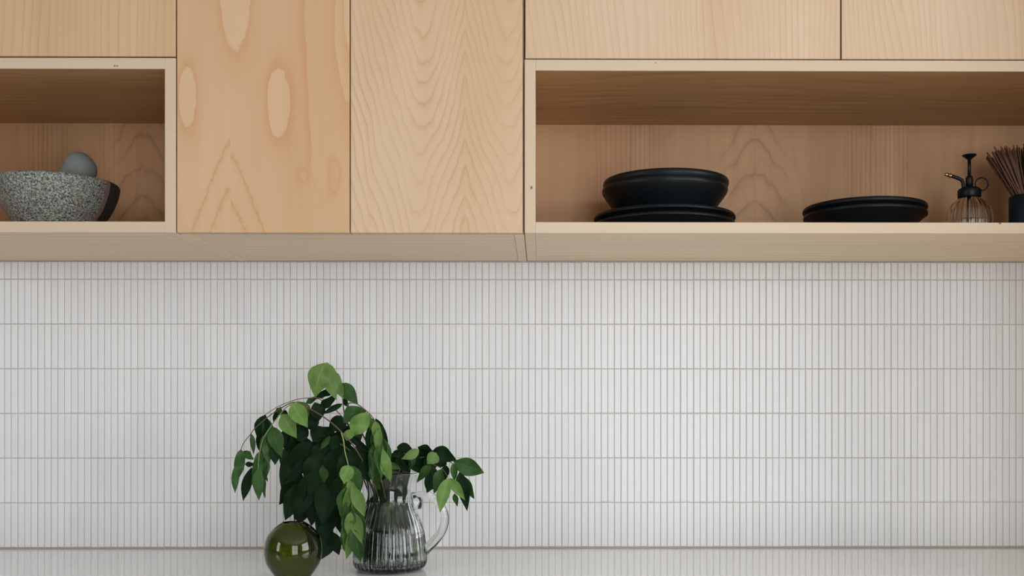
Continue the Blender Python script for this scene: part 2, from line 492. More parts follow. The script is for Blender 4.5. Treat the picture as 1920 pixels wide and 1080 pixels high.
for c in cells:
    x, z, k, ry, rx, rz, dy = c
    if id(c) in near:
        o = bpy.data.objects.new('tile', full); C.objects.link(o); o.parent = wall
        o.location = Vector((x, dy, z))-wall.location; o.rotation_euler = (rx, rz, ry)
    else:
        me = cut if k == 6 else full
        n0 = len(bmr.verts); bmr.from_mesh(me); bmr.verts.ensure_lookup_table()
        mt = Matrix.Translation((x, dy, z)) @ Matrix.Rotation(ry, 4, 'Z') @ Matrix.Rotation(rx, 4, 'X') @ Matrix.Rotation(rz, 4, 'Y')
        bmesh.ops.transform(bmr, matrix=mt, verts=bmr.verts[n0:])
rest = bmobj('tile_field', bmr, M['tile'], wall, (0, 0, 0)); tag(rest, kind='stuff')
tag(box('trim_1', LX, RX1W, -.0012, .002, CT, CT+.0034, M['sealant'], bev=.0004), kind='structure')   # sealant bead on the worktop joint
tag(box('trim_2', -1.2, 1.07, -.0022, .002, ZB-.0022, ZB-.0002, M['sealant'], bev=.0003), kind='structure')

# worktop and base cabinets
tag(box('worktop', LX+.002, RX1W, -.62, -.0012, CT-.03, CT, M['counter'], bev=.0015, seg=2),
    'white polished stone worktop running along the foot of the tiled wall', 'worktop')
for n in range(4):
    x0 = LX+.01+n*.887; x1 = x0+.883
    b = empty('base_cabinet', ((x0+x1)/2, -.3, 0), 'off-white base cabinet under the white worktop, '+('leftmost of the four', 'second from the left', 'second from the tall cabinet', 'next to the tall cabinet')[n], 'cabinet', 'base cabinets under the worktop')
    box('body', x0, x1, -.56, -.01, .1, CT-.031, M['base'], b)
    box('plinth', x0, x1, -.51, -.49, 0, .1, M['base'], b)
    for (a, c) in ((x0+.002, (x0+x1)/2-.001), ((x0+x1)/2+.001, x1-.002)):
        d = box('door', a, c, -.58, -.561, .105, CT-.036, M['base'], b, bev=.001)

# ================================================================== WALL UNITS
TH_B = .0186                               # board thickness
TOPZ = 2.32
def X_(px): return PX(px, FY)
def Z_(px, py): return PZ(px, py, FY)
BKY = -.015
def spot(px, py, cx, cz, r=.003, horizontal=True):
    p = P(px, py, FY)
    return (p.z-cz, p.x-cx, r) if horizontal else (p.x-cx, p.z-cz, r)
def edge_with_spots(name, o, px_list, horizontal=True):
    c = wpos(o)
    sp = []
    for (px, py, r) in px_list:
        p = P(px, py, FY)
        if horizontal: sp.append((p.z-c.z+(FY-c.y), p.x-c.x, r))
        else: sp.append((p.x-c.x, p.z-c.z, r))
    m = veneer(name, f_contour(5, 9, .8), S(232, 211, 184), S(226, 202, 172), S(214, 180, 148),
               along='x' if horizontal else 'z', amount=.35, randomise=True, streak=.05, gain=.79, spots=sp)
    o.data.materials[0] = m
def faces_mat(o, rules):
    """rules: list of (axis, sign, material) giving a face direction its own veneer"""
    for ax, sg, m in rules:
        o.data.materials.append(m); idx = len(o.data.materials)-1
        for f in o.data.polygons:
            if f.normal[ax]*sg > .9: f.material_index = idx
def open_shelf(name, label, x0, x1, z1, left_px=None):
    e = empty(name, ((x0+x1)/2, FY/2, ZB), label, 'shelf', 'open shelf boxes under the wall cabinets')
    t = TH_B
    tp = box('top_panel', x0+t, x1-t, FY, .0055, z1-t, z1, M['edge'], e, bev=.0005)
    bt = box('bottom_panel', x0+t, x1-t, FY, .0055, ZB, ZB+t, M['edge'], e, bev=.0005)
    faces_mat(tp, [(2, -1, M['board'])]); faces_mat(bt, [(2, -1, M['under']), (2, 1, M['board'])])
    for a in (x0, x1-t):
        s = box('side_panel', a, a+t, FY, .0055, ZB, z1, M['edge_v'], e, bev=.0005)
        faces_mat(s, [(0, 1, M['back']), (0, -1, M['back']), (2, -1, M['under'])])
    box('back_panel', x0+t, x1-t, BKY, .0055, ZB+t, z1-t, M['back'], e, bev=0)
    return e, tp, bt
def set_back(e, name, f):
    o = [c for c in e.children if c.name.startswith('back_panel')][0]
    o.data.materials[0] = veneer(name, f, S(214, 172, 130), S(196, 150, 108), S(142, 96, 60), amount=.35, gain=.87)
LXE = X_(329.6); LX0 = LXE-.556
zt_l = Z_(160, 108.3); zt_r = Z_(1400, 112.5)
eL, tpL, btL = open_shelf('open_shelf', 'pale maple open shelf box holding the granite mortar', LX0, LXE, zt_l)
RX0 = X_(983.6); RX1 = RX0+1.074
eR, tpR, btR = open_shelf('open_shelf', 'long pale maple open shelf box holding the black bowls and plates', RX0, RX1, zt_r)
def bu(px, e):
    o = [c for c in e.children if c.name.startswith('back_panel')][0]
    return PX(px, BKY)-wpos(o).x
set_back(eL, 'rotary_back_left', f_back([(bu(90, eL), .050), (bu(205, eL), .030)], bu(268, eL), .02))
set_back(eR, 'rotary_back_right', f_back([(bu(1180, eR), .075), (bu(1645, eR), .072)], bu(1415, eR), .01))
edge_with_spots('maple_edge_knot_left', tpL, [(215, 123.5, .0022), (220, 123.5, .0018)])
edge_with_spots('maple_edge_knot_top', tpR, [(1229, 117.5, .0016)])
edge_with_spots('maple_edge_knot_low', btR, [(1875, 418.5, .003)])
sR = [c for c in eR.children if c.name.startswith('side_panel')][0]
sp = [(P(996.5, 352, FY).x-wpos(sR).x, P(996.5, 352, FY).z-wpos(sR).z, .0035)]
sR.data.materials[0] = veneer('maple_edge_knot_upright', f_contour(5, 9, .8), S(232, 211, 184), S(226, 202, 172), S(214, 180, 148), along='z', amount=.35, randomise=True, streak=.05, gain=.79, spots=sp)

def wall_cabinet(label, x0, x1, z0, doors, mats, side_drop=0.0):
    e = empty('wall_cabinet', ((x0+x1)/2, FY/2, z0), label, 'cabinet', 'wall cabinets above the worktop')
    t = .0165; cy = FY+.0205
    for a in (x0, x1-t):
        s = box('side_panel', a, a+t, cy, .0055, z0-side_drop, TOPZ, M['under'], e, bev=.0006)
    box('bottom_panel', x0+t+.0004, x1-t-.0004, cy, .0055, z0, z0+t, M['under'], e, bev=.0004)
    box('top_panel', x0+t, x1-t, cy, .0055, TOPZ-t, TOPZ, M['under'], e, bev=.0004)
    box('back_panel', x0+t, x1-t, -.01, .0055, z0+t, TOPZ-t, M['carcass'], e, bev=0)
    for (a, b, zb), m in zip(doors, mats):
        c = ((a+b)/2, FY+.0095, zb)
        box('door', a, b, FY, FY+.019, zb, TOPZ-.001, m, e, bev=.0007, origin=c)
    return e
MX0, MX1 = X_(330.8), X_(982.4)
wall_cabinet('middle wall cabinet reaching lowest, with two tall maple doors side by side', MX0, MX1, ZB,
             [(X_(331.8), X_(655.2), ZB), (X_(657.4), X_(980.0), ZB)], [M['door1'], M['door2']], .0010)
wall_cabinet('maple wall cabinet above the shelf box with the granite mortar', LX0, LXE, zt_l+.0008,
             [(LX0+.001, X_(328.9), Z_(160, 105.6))], [M['door3']])
wall_cabinet('maple wall cabinet with two doors above the shelf of black bowls', RX0, RX1, zt_r+.0008,
             [(X_(985), X_(1575.4), Z_(1300, 110)), (X_(1578.4), RX1-.001, Z_(1300, 110))], [M['door4'], M['door5']])

tall = empty('added_tall_cabinet', (RX1+.34, -.3, 0), 'unseen tall maple cabinet added right of the worktop to shade the wall', 'cabinet')  # unseen tall unit, added to shade the right end of the wall
tx0, tx1 = RX1+.012, RX1+.66
box('body', tx0, tx1, -.64, -.0015, .08, TOPZ, M['under'], tall)
box('plinth', tx0, tx1, -.60, -.58, 0, .08, M['base'], tall)
box('door', tx0+.001, tx1-.001, -.661, -.6405, .083, TOPZ-.001, M['door3'], tall)

SZ = ZB+TH_B          # shelf surface
# ================================================================== MORTAR AND PESTLE
def granite_bowl():
    c = P(108, 416, -.20); o = (c.x, -.20, SZ)
    e = empty('mortar', o, 'speckled grey granite mortar bowl with a reddish vein on the left shelf', 'mortar')
    outer = smooth_prof([(0, 0), (.050, 0), (.060, .0025), (.075, .022), (.090, .045), (.1005, .070), (.1045, .086), (.1050, .0935), (.1015, .0975)], 5)
    inner = smooth_prof([(.1015, .0975), (.093, .092), (.086, .075), (.070, .048), (.045, .030), (0, .024)], 5)
    def rib(r, z, a, i): return r*(1+.006*math.sin(2*a+.6)+.004*math.sin(5*a))
    bm = lathe_bm(outer+inner[1:], 72, rib)
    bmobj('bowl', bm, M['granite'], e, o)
granite_bowl()
def pestle():
    hd = P(149, 316.5, -.195); lo = P(78, 366, -.20)
    e = empty('pestle', (lo.x, lo.y, lo.z), 'smooth grey stone pestle leaning in the granite mortar', 'pestle')
    ax = (hd-lo); L = ax.length
    prof = [(0, -.008), (.012, -.006), (.0185, .002), (.0195, .014), (.0165, .032), (.0145, L*.52), (.018, L*.68), (.0265, L*.86), (.0300, L*1.02), (.0262, L*1.19), (.0150, L*1.31), (0, L*1.345)]
    bm = lathe_bm(smooth_prof(prof, 5), 40)
    q_ = ax.normalized().to_track_quat('Z', 'Y')
    bmesh.ops.rotate(bm, matrix=q_.to_matrix(), verts=bm.verts[:])
    bmobj('stone', bm, M['pestle'], e, lo)
pestle()

# ================================================================== BLACK BOWLS AND PLATES
def dish(name, label, group, x, y, z, R, H, base, lip=.010):
    outer = [(0, .0), (base*.55, .0), (base*.60, .0012), (base*.97, .0012), (base, .003)]
    wallp = smooth_prof([(base, .003), (base+(R-base)*.36, H*.26), (base+(R-base)*.68, H*.56), (base+(R-base)*.93, H*.80), (R-.0004, H-lip)], 6)
    lipp = [(R, H-lip*.7), (R-.0003, H-lip*.45), (R-.0012, H-.0018), (R-.0026, H-.0004), (R-.0038, H-.0002), (R-.0048, H-.0008)]
    ins = smooth_prof([(R-.0048, H-.0008), (R-.0075, H-lip*1.1), (base+(R-base)*.62-.006, H*.54+.003), (base+(R-base)*.3-.006, H*.25+.003), (base-.008, .0075), (0, .0062)], 6)
    bm = lathe_bm(outer+wallp[1:]+lipp+ins[1:], 96)
    o = bmobj(name, bm, M['black'], None, (x, y, z)); tag(o, label, name.replace('shallow_', '').replace('_', ' '), group)
    return o
YA = -.17
xa = PX(1247.5, YA)
xp = PX(1245.5, YA)
dish('plate', 'black plate at the very bottom of the taller dish stack', 'black dishes on the long shelf', xp+.0005, YA, SZ, .1310, .0300, .094, .008)
dish('plate', 'upper black plate directly under the two deep bowls', 'black dishes on the long shelf', xp, YA, SZ+.0125, .1320, .0300, .094, .008)
zb = SZ+.0125+.0066
dish('bowl', 'lower of two nested deep black bowls standing on the plates', 'black dishes on the long shelf', xa-.0015, YA, zb, .1176, .0765, .064, .009)
dish('bowl', 'topmost deep black bowl with a soft highlight, on the taller stack', 'black dishes on the long shelf', xa+.0005, YA, zb+.0125, .1176, .0765, .064, .009)
xb = PX(1620.5, YA)
dish('shallow_bowl', 'lower of the two low black bowls stacked beside the spray bottle', 'black dishes on the long shelf', xb+.0005, YA, SZ, .1120, .0480, .060, .008)
dish('shallow_bowl', 'upper of the two low black bowls stacked beside the spray bottle', 'black dishes on the long shelf', xb-.0003, YA, SZ+.0120, .1128, .0480, .060, .008)

# ================================================================== SPRAY BOTTLE
def sprayer():
    y = -.15; o = Vector((PX(1817.5, y), y, SZ)); sc_ = (2.023+y)/F
    zz = lambda py: PZ(1817.5, py, y)-SZ
    e = empty('spray_bottle', o, 'ribbed smoky glass plant mister with a black pump and brass nozzle', 'spray bottle')
    nr = 28
    H = zz(369)
    po = smooth_prof([(0, .002), (.024, .0), (.031, .004), (.0385, .018), (.0412, .034), (.0395, .050), (.0335, .066), (.024, .0775), (.0160, .0835), (.0150, H)], 5)
    pi = smooth_prof([(.0128, H), (.0138, .083), (.022, .0755), (.031, .064), (.0368, .050), (.0385, .034), (.036, .018), (.028, .0065), (0, .005)], 5)
    N = len(po)
    def rib(r, z, a, i):
        if i < N and .006 < z < .080: return r+.0020*min(1, (z-.006)/.01, (.080-z)/.01)*abs(math.cos(a*nr/2))
        return r
    bmobj('bottle', lathe_bm(po+pi, nr*6, rib), M['amber'], e, o)
    c = lathe_bm([(0, zz(371)), (.0195, zz(371)), (.0205, zz(370)), (.0205, zz(357)), (.0190, zz(354.5)), (.0150, zz(352)), (.0090, zz(351)), (0, zz(351))], 48,
                 lambda r, z, a, i: r+(.0006*math.cos(24*a) if r > .02 else 0))
    bmobj('collar', c, M['pump'], e, o)
    bmobj('barrel', lathe_bm([(0, zz(352)), (.0068, zz(352)), (.0068, zz(334)), (.0050, zz(330.5)), (0, zz(330))], 24), M['pump'], e, o)
    bmobj('plunger_rod', lathe_bm([(0, zz(331)), (.0030, zz(331)), (.0030, zz(297)), (0, zz(297))], 16), M['pump'], e, o)
    bmobj('thumb_pad', lathe_bm(smooth_prof([(0, zz(300)), (.0036, zz(299)), (.0090, zz(294.5)), (.0128, zz(292)), (.0124, zz(290.5)), (.0080, zz(289.6)), (0, zz(289.2))], 3), 32), M['pump'], e, o)
    def pt(px, py, dy=0): v = P(px, py, y+dy); return v-o
    sp_ = smooth_prof([tuple(pt(806.5+1000, 355)), tuple(pt(1806, 346)), tuple(pt(1804, 339)), tuple(pt(1797, 334.5)), tuple(pt(1783, 329.5))], 4)
    bmobj('spout', tube_bm(sp_, .0034, 12), M['pump'], e, o)
    a, b = pt(1784, 330), pt(1771, 326.5)
    pts = [a+(b-a)*t for t in (0, .25, .26, .45, .46, .8, 1)]
    bmobj('nozzle', tube_bm(pts, [.0042, .0042, .0032, .0032, .0037, .0032, .0020], 14), M['brass'], e, o)
    rg = [pt(1840.5, 345.2)+Vector((.0122*math.cos(t), 0, .0122*math.sin(t))) for t in [2*PI*k/40+.01 for k in range(41)]]
    bmobj('finger_ring', tube_bm(rg, .0014, 8), M['pump'], e, o)
    bmobj('dip_tube', tube_bm([(0, 0, zz(372)), (0, 0, .012)], .0032, 10), M['pump'], e, o)
sprayer()

# ================================================================== STICKS IN CUP
def stick_cup():
    y = -.14; x0 = PX(1894.5, y); r = .033; cx = x0+r; H = PZ(1900, 368, y)-SZ+.0
    o = (cx, y, SZ)
    e = lathe_bm([(0, 0), (r-.0015, 0), (r, .0015), (r, H-.001), (r-.001, H), (r-.003, H), (r-.0035, H-.002), (r-.0035, .006), (0, .006)], 64)
    ob = bmobj('cup', e, M['cup'], None, o); tag(ob, 'matte black cylindrical cup holding thin dark sticks', 'cup')
    rs = random.Random(11)
    n = 150
    proto = None
    for i in range(n):
        s = (i+.5)/n*2-1                       # -1 left ... 1 right
        yy = rs.uniform(-.85, .85)
        tilt = s*.56+rs.gauss(0, .02); pitch = yy*.16
        d = Vector((math.tan(tilt), math.tan(pitch), 1)).normalized()
        base = Vector((cx-s*.016+rs.uniform(-.003, .003), y-yy*.008, SZ+.0075))
        rim = Vector((cx+s*(r-.0065)*math.sqrt(max(0, 1-(yy*.75)**2)), y+yy*.75*(r-.0065), SZ+H))
        d = (rim-base).normalized(); 
        L = .165+rs.uniform(-.008, .006)
        # fan wider above the rim by bending slightly outward
        tip = rim+Vector((s*.052+rs.gauss(0, .002), yy*.014, .082+.012*(1-abs(s))+rs.uniform(-.006, .007)))
        bm = tube_bm([base-base, rim-base, (rim+(tip-rim)*.5)-base, tip-base], [.0014, .0015, .0015, .0013], 6)
        ob = bmobj('stick', bm, M['stick'], None, base)
        tag(ob, 'thin dark brown wooden stick fanning out of the black cup', 'stick', 'thin sticks in the black cup')
stick_cup()

# ================================================================== GREEN VASE
def vase():
    y = -.38; k = (2.023+y)/F
    c = P(550, 1030, y); o = (c.x, y, CT)
    R = 52.5*k*1.0; zc = c.z-CT
    top = PZ(550, 979.5, y)-CT
    zv = lambda py: PZ(550, py, y)-CT
    ou = [(hw*k, zv(py)) for hw, py in ((25, 1090), (33, 1080), (41.5, 1068), (49.5, 1054), (53, 1035), (51.5, 1017), (46.5, 1003), (36.5, 990.5), (25, 981.5), (20.5, 979))]
    po = [(0, .0015)]+smooth_prof([(.017, 0)]+ou, 6)
    pi = smooth_prof([(r-.0068, z-(.0030 if z > zc else -.0020)) for r, z in ou[::-1][:-1]]+[(.019, .0075), (.010, .006), (0, .006)], 6)
    ob = bmobj('vase', lathe_bm(po+pi, 72), M['vase'], None, o)
    tag(ob, 'round olive green glass vase with a small opening, standing left of the glass jug', 'vase')
vase()

# ================================================================== GLASS JUG
JY = -.245
JX = PX(731.5, JY)
def jug():
    k = (2.023+JY)/F; o = Vector((JX, JY, CT)); zz = lambda py: PZ(731, py, JY)-CT
    e = empty('jug', o, 'clear ribbed glass water jug with a handle, holding the leafy branches', 'jug')
    H = zz(886)
    po = smooth_prof([(0, .002), (.045, 0), (.0585, .0025), (.0642, .010), (.0655, .022), (.0640, .042), (.0600, zz(995)), (.0545, zz(975)), (.0470, zz(955)), (.0415, zz(938)), (.0400, zz(924)), (.0410, zz(908)), (.0450, zz(894)), (.0495, H)], 7)
    pi = smooth_prof([(.0476, H+.0003), (.0430, zz(894)), (.0388, zz(908)), (.0378, zz(924)), (.0388, zz(938)), (.0440, zz(955)), (.0515, zz(975)), (.0570, zz(995)), (.0612, .042), (.0626, .022), (.0605, .014), (.050, .009), (0, .008)], 7)
    N = len(po); nr = 38
    def rib(r, z, a, i):
        rr = r
        if i < N and .004 < z < zz(936):
            w = min(1, (z-.004)/.008, (zz(936)-z)/.012)
            rr = r+.0024*w*(abs(math.cos(a*nr/2))-.6)
        if z > zz(905):                       # pouring lip toward the left of the photo
            t = (z-zz(905))/(H-zz(905)); d = math.cos(a-PI)
            if d > 0: rr += .013*t*t*d**6
        return rr
    bmobj('body', lathe_bm(po+pi, nr*8, rib), M['jug'], e, o)
    def pt(px, py, dy=0): return P(px, py, JY+dy)-o
    hp = smooth_prof([tuple(pt(771, 931)), tuple(pt(783, 927.5)), tuple(pt(800, 927)), tuple(pt(818, 937)), tuple(pt(830, 954)), tuple(pt(834, 974)), tuple(pt(828, 996)), tuple(pt(812, 1017)), tuple(pt(796, 1033))], 5)
    n = len(hp); rad = []
    for i in range(n):
        t = i/(n-1); rad.append(.0050+.0042*t+.0015*math.exp(-((t-.0)/.08)**2))
    bmobj('handle', tube_bm(hp, rad, 16, 1.35), M['jug'], e, o)
    lb = lathe_bm(smooth_prof([(0, -.012), (.006, -.010), (.0085, -.001), (.0075, .008), (.004, .012), (0, .0125)], 4), 20, lambda r, z, a, i: r*(1+.08*math.sin(6*a+z*500)))
    bmobj('thumb_rest', lb, M['jug'], e, o+pt(783, 943))
    # water, just inside the glass
    zw = zz(997)
    wp = smooth_prof([(0, .0076), (.050, .0085), (.0608, .0136), (.0630, .022), (.0616, .042), (.0574, zw)], 6)+[(.0574, zw+.0003), (0, zw+.0003)]
    wo = bmobj('water', lathe_bm(wp, 96), M['water'], None, o)
    tag(wo, 'clear water filling the lower half of the ribbed glass jug', 'water')
    return o, zz
jo, jzz = jug()

# ================================================================== BRANCHES
rl = random.Random(5)
def leaf_mesh(L, Wd, fold, droop, curl, wave, plump=.42, ns=9):
    """leaf along +X from 0 to L, width along Y, upper side +Z"""
    bm = bmesh.new(); uvl = bm.loops.layers.uv.new('UVMap')
    cols = [-1, -.55, 0, .55, 1]; rows = []; bend = rl.uniform(-.22, .22)
    for i in range(ns+1):
        t = i/ns
        w = (math.sin(PI*t**(.80 if plump < .45 else 1.0)))**.85*(1-.32*t**3) if 0 < t < 1 else 0
        if t > .85: w *= (1-t)/.15*.35+.65 if t < 1 else 0
        row = []
        xx = L*t; zc = -droop*L*t*t
        for c in cols:
            yy = c*Wd/2*w+bend*L*(t*t-t)
            zz = zc+abs(c)*Wd/2*w*math.tan(fold)-curl*abs(c)**2*Wd*w*.35+wave*Wd*math.sin(t*9+c*1.3)*abs(c)*.10
            if w == 0: row.append((bm.verts.new((xx, 0, zc)), (.5, t))); break
            row.append((bm.verts.new((xx, yy, zz)), (.5+.5*c, t)))
        rows.append(row)
    def face(vs):
        f = bm.faces.new([v[0] for v in vs]); f.smooth = True
        for l, v in zip(f.loops, vs): l[uvl].uv = v[1]
    for a, b in zip(rows, rows[1:]):
        if len(a) == 1:
            for k in range(4): face((a[0], b[k+1], b[k])[::-1] if False else (a[0], b[k], b[k+1])[::-1])
        elif len(b) == 1:
            for k in range(4): face((a[k], b[0], a[k+1]))
        else:
            for k in range(4): face((a[k], b[k], b[k+1], a[k+1]))
    bmesh.ops.recalc_face_normals(bm, faces=bm.faces[:])
    bm.normal_update()
    if sum(f.normal.z for f in bm.faces) < 0: bmesh.ops.reverse_faces(bm, faces=bm.faces[:])
    return bm
def add_leaf(parent, depth, spec):
    """spec: base px, tip px, apparent width px, tone, forward offset mm, roll deg, under"""
    bx, by, tx, ty, w, tone, df = spec[:7]
    roll = spec[7] if len(spec) > 7 else rl.uniform(-42, 42)
    y0 = depth-df/1000
    lean = rl.uniform(-.012, .006)
    a = P(bx, by, y0); b = P(tx, ty, y0+lean)
    ax = b-a; L = ax.length
    view = (CAM-a).normalized()
    e1 = ax.normalized(); n = (view-e1*view.dot(e1)).normalized()
    n = Matrix.Rotation(math.radians(roll), 3, e1) @ n
    e2 = n.cross(e1)
    k = (2.023+y0)/F
    Wd = w*1.17*k/max(.5, math.cos(math.radians(roll)))
    m = {'D': 'leaf_shaded', 'M': 'leaf_mid', 'L': 'leaf_light'}[tone]
    bm = leaf_mesh(L, Wd, math.radians(rl.uniform(8, 32)), rl.uniform(-.04, .16), rl.uniform(0, .4), rl.uniform(0, 1.6), .42 if rl.random() < .6 else .5)
    R = Matrix((e1, e2, n)).transposed()
    bmesh.ops.transform(bm, matrix=R.to_4x4(), verts=bm.verts[:])
    return bmobj('leaf', bm, M[m], parent, a)
def branch(label, depth, stems, leaves):
    """stems: lists of (px, py, dmm) polylines with thickness; leaves as add_leaf"""
    b0 = stems[0]
    root = P(b0[0][0][0], b0[0][0][1], depth-b0[0][0][2]/1000)
    e = empty('leafy_branch', root, label, 'branch', 'cut branches in the glass jug')
    for pts, r0, r1, mat in stems:
        w = [tuple(P(p[0], p[1], depth-p[2]/1000)-root) for p in pts]
        w = smooth_prof(w, 5); n = len(w)
        bmobj('stem', tube_bm(w, [r0+(r1-r0)*i/(n-1) for i in range(n)], 7), M[mat], e, root)
    for l in leaves: add_leaf(e, depth, l)
    return e
WS, GS = 'stem', 'green_stem'
# bright twig hanging from the left branch in front of the jug (part of the left branch)
TW = [(653, 872, 674, 928, 32, 'M', 11, 14), (654, 872, 644, 908, 24, 'L', 13, -15), (659, 910, 684, 969, 22, 'L', 16, 12), (657, 911, 647, 966, 14, 'L', 14, -16), (648, 899, 637, 952, 13, 'M', 6),
  (661, 951, 685, 1017, 22, 'M', 14, 16), (654, 932, 640, 1006, 17, 'M', 8, -20), (661, 989, 677, 1055, 23, 'M', 18, 8), (657, 990, 650, 1051, 15, 'L', 14, -10), (650, 988, 644, 1036, 12, 'M', 8),
  (657, 960, 652, 1003, 15, 'L', 18), (664, 930, 672, 980, 18, 'L', 2, 20), (645, 845, 635, 911, 17, 'D', 0), (641, 888, 632, 934, 22, 'D', -4), (655, 900, 657, 930, 14, 'L', 16)]
tw_st = [(640, 811), (644, 826), (647, 848), (653, 873), (657, 905), (660, 945), (660, 992)]
for q_ in range(10):
    py = 900+q_*10; px = 654+min(6, q_); sg = -1 if q_ % 2 else 1
    TW.append((px, py, px+sg*rl.uniform(8, 19), py+rl.uniform(48, 62), rl.uniform(19, 25), 'ML'[q_ % 3 == 0], rl.uniform(0, 12), sg*rl.uniform(5, 35)))
TW = [l[:6]+(l[6]+66,)+l[7:] for l in TW]
# left arching branch
branch('branch arching far left, with a bright twig hanging straight down before the jug', -.255,
 [([(722, 1060, -10), (708, 930, -5), (672, 850, 40), (640, 810, 58), (610, 784, 46), (575, 763, 26), (560, 755, 14), (544, 756, 10), (519, 770, 10), (501, 783, 10), (478, 803, 8), (470, 814, 8), (458, 829, 6), (452, 842, 5), (444, 870, 4)], .0014, .0006, WS),
  ([(606, 747, 0), (590, 746, 2), (568, 747, 4), (550, 751, 6), (524, 761, 6), (498, 777, 5)], .0008, .0006, WS),
  ([(562, 752, 12), (539, 762, 16), (522, 781, 18), (508, 799, 20), (494, 822, 22), (487, 846, 22), (485, 860, 22), (484, 880, 22)], .0010, .0006, GS),
  ([(p[0], p[1], 62+min(14, n_*3)) for n_, p in enumerate(tw_st)], .0013, .0006, GS)],
 TW+[(498, 777, 484, 842, 24, 'D', 4), (500, 783, 501, 838, 18, 'M', 0), (471, 813, 475, 853, 9, 'M', 12), (500, 812, 501, 864, 20, 'M', 18),
  (509, 799, 528, 858, 25, 'M', 16, 12), (522, 764, 512, 793, 8, 'D', 2), (526, 762, 520, 780, 8, 'M', 3), (452, 842, 449, 899, 18, 'M', 8, -15), (444, 871, 441, 925, 13, 'M', 14),
  (454, 848, 475, 862, 13, 'M', 2), (459, 871, 477, 870, 9, 'D', 0), (472, 876, 456, 940, 17, 'D', 6), (484, 878, 485, 939, 19, 'M', 26, 5),
  (487, 846, 476, 908, 19, 'M', 18, -20), (492, 834, 496, 905, 14, 'M', 14), (498, 842, 503, 897, 10, 'M', 12), (488, 884, 496, 935, 11, 'M', 20),
  (516, 832, 516, 872, 18, 'D', 8), (538, 836, 529, 878, 20, 'D', 4), (529, 776, 555, 822, 27, 'L', 26, 10), (548, 757, 577, 801, 29, 'L', 22, -8),
  (562, 753, 574, 790, 24, 'M', 6), (590, 754, 598, 790, 25, 'D', 0), (577, 764, 587, 811, 24, 'D', -2), (560, 788, 566, 834, 26, 'D', 2), (553, 812, 548, 864, 24, 'D', 0),
  (540, 800, 540, 850, 22, 'D', -4), (535, 768, 530, 800, 12, 'D', 0), (505, 806, 494, 860, 16, 'M', 12), (496, 820, 504, 872, 16, 'M', 8), (488, 850, 500, 905, 15, 'M', 10, 30), (482, 862, 470, 912, 14, 'M', 8), (492, 800, 488, 850, 16, 'D', 0)])
# top sprig
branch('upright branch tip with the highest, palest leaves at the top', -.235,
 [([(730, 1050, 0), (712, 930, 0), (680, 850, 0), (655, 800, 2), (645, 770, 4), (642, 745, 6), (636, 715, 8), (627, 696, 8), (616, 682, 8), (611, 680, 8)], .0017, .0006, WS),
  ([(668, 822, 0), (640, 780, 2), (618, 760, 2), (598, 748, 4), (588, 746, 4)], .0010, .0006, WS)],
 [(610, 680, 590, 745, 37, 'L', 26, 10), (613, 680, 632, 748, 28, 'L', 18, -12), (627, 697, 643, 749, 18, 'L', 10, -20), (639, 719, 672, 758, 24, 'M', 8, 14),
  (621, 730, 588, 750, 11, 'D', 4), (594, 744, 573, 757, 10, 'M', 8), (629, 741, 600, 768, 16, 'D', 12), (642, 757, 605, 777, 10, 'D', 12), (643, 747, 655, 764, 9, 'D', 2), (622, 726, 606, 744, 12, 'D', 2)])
# right arch dropping in front of the jug neck
branch('branch curving over to the right and dropping beside the jug neck', -.275,
 [([(735, 1040, -30), (722, 930, -20), (700, 860, -10), (682, 818, 0), (664, 785, 5), (652, 765, 8), (655, 756, 10), (668, 757, 12), (680, 765, 14), (695, 778, 18), (706, 795, 20), (715, 818, 22), (717, 842, 24), (714, 870, 24)], .0016, .0006, WS)],
 [(674, 762, 643, 793, 25, 'M', 12, 14), (689, 773, 660, 819, 32, 'L', 30, -6), (656, 805, 650, 827, 17, 'L', 34), (677, 763, 676, 786, 14, 'M', 6), (692, 776, 690, 814, 12, 'L', 18),
  (697, 794, 702, 872, 20, 'D', 14, 12), (704, 784, 729, 842, 13, 'D', 8), (703, 789, 713, 834, 16, 'L', 24), (713, 803, 707, 852, 14, 'L', 30, 18), (716, 820, 731, 870, 15, 'M', 22),
  (717, 840, 731, 905, 16, 'L', 36, 10), (711, 832, 717, 897, 18, 'M', 28, -20), (700, 866, 713, 919, 18, 'M', 22), (692, 848, 699, 905, 12, 'M', 24), (726, 866, 751, 879, 11, 'M', 10),
  (700, 830, 705, 890, 18, 'M', 20), (722, 842, 726, 880, 12, 'M', 14), (676, 826, 688, 892, 34, 'D', 4, 8), (652, 846, 690, 890, 32, 'D', 10, 6), (655, 815, 692, 850, 12, 'D', 8), (680, 860, 692, 905, 22, 'D', 12), (698, 784, 706, 832, 16, 'L', 16, 25), (708, 800, 700, 846, 16, 'M', 22, -25), (712, 814, 722, 862, 16, 'M', 26), (716, 832, 704, 880, 15, 'L', 26, 30), (718, 845, 726, 898, 15, 'L', 30, -30), (706, 820, 697, 862, 16, 'M', 12), (712, 850, 707, 900, 15, 'M', 18)])
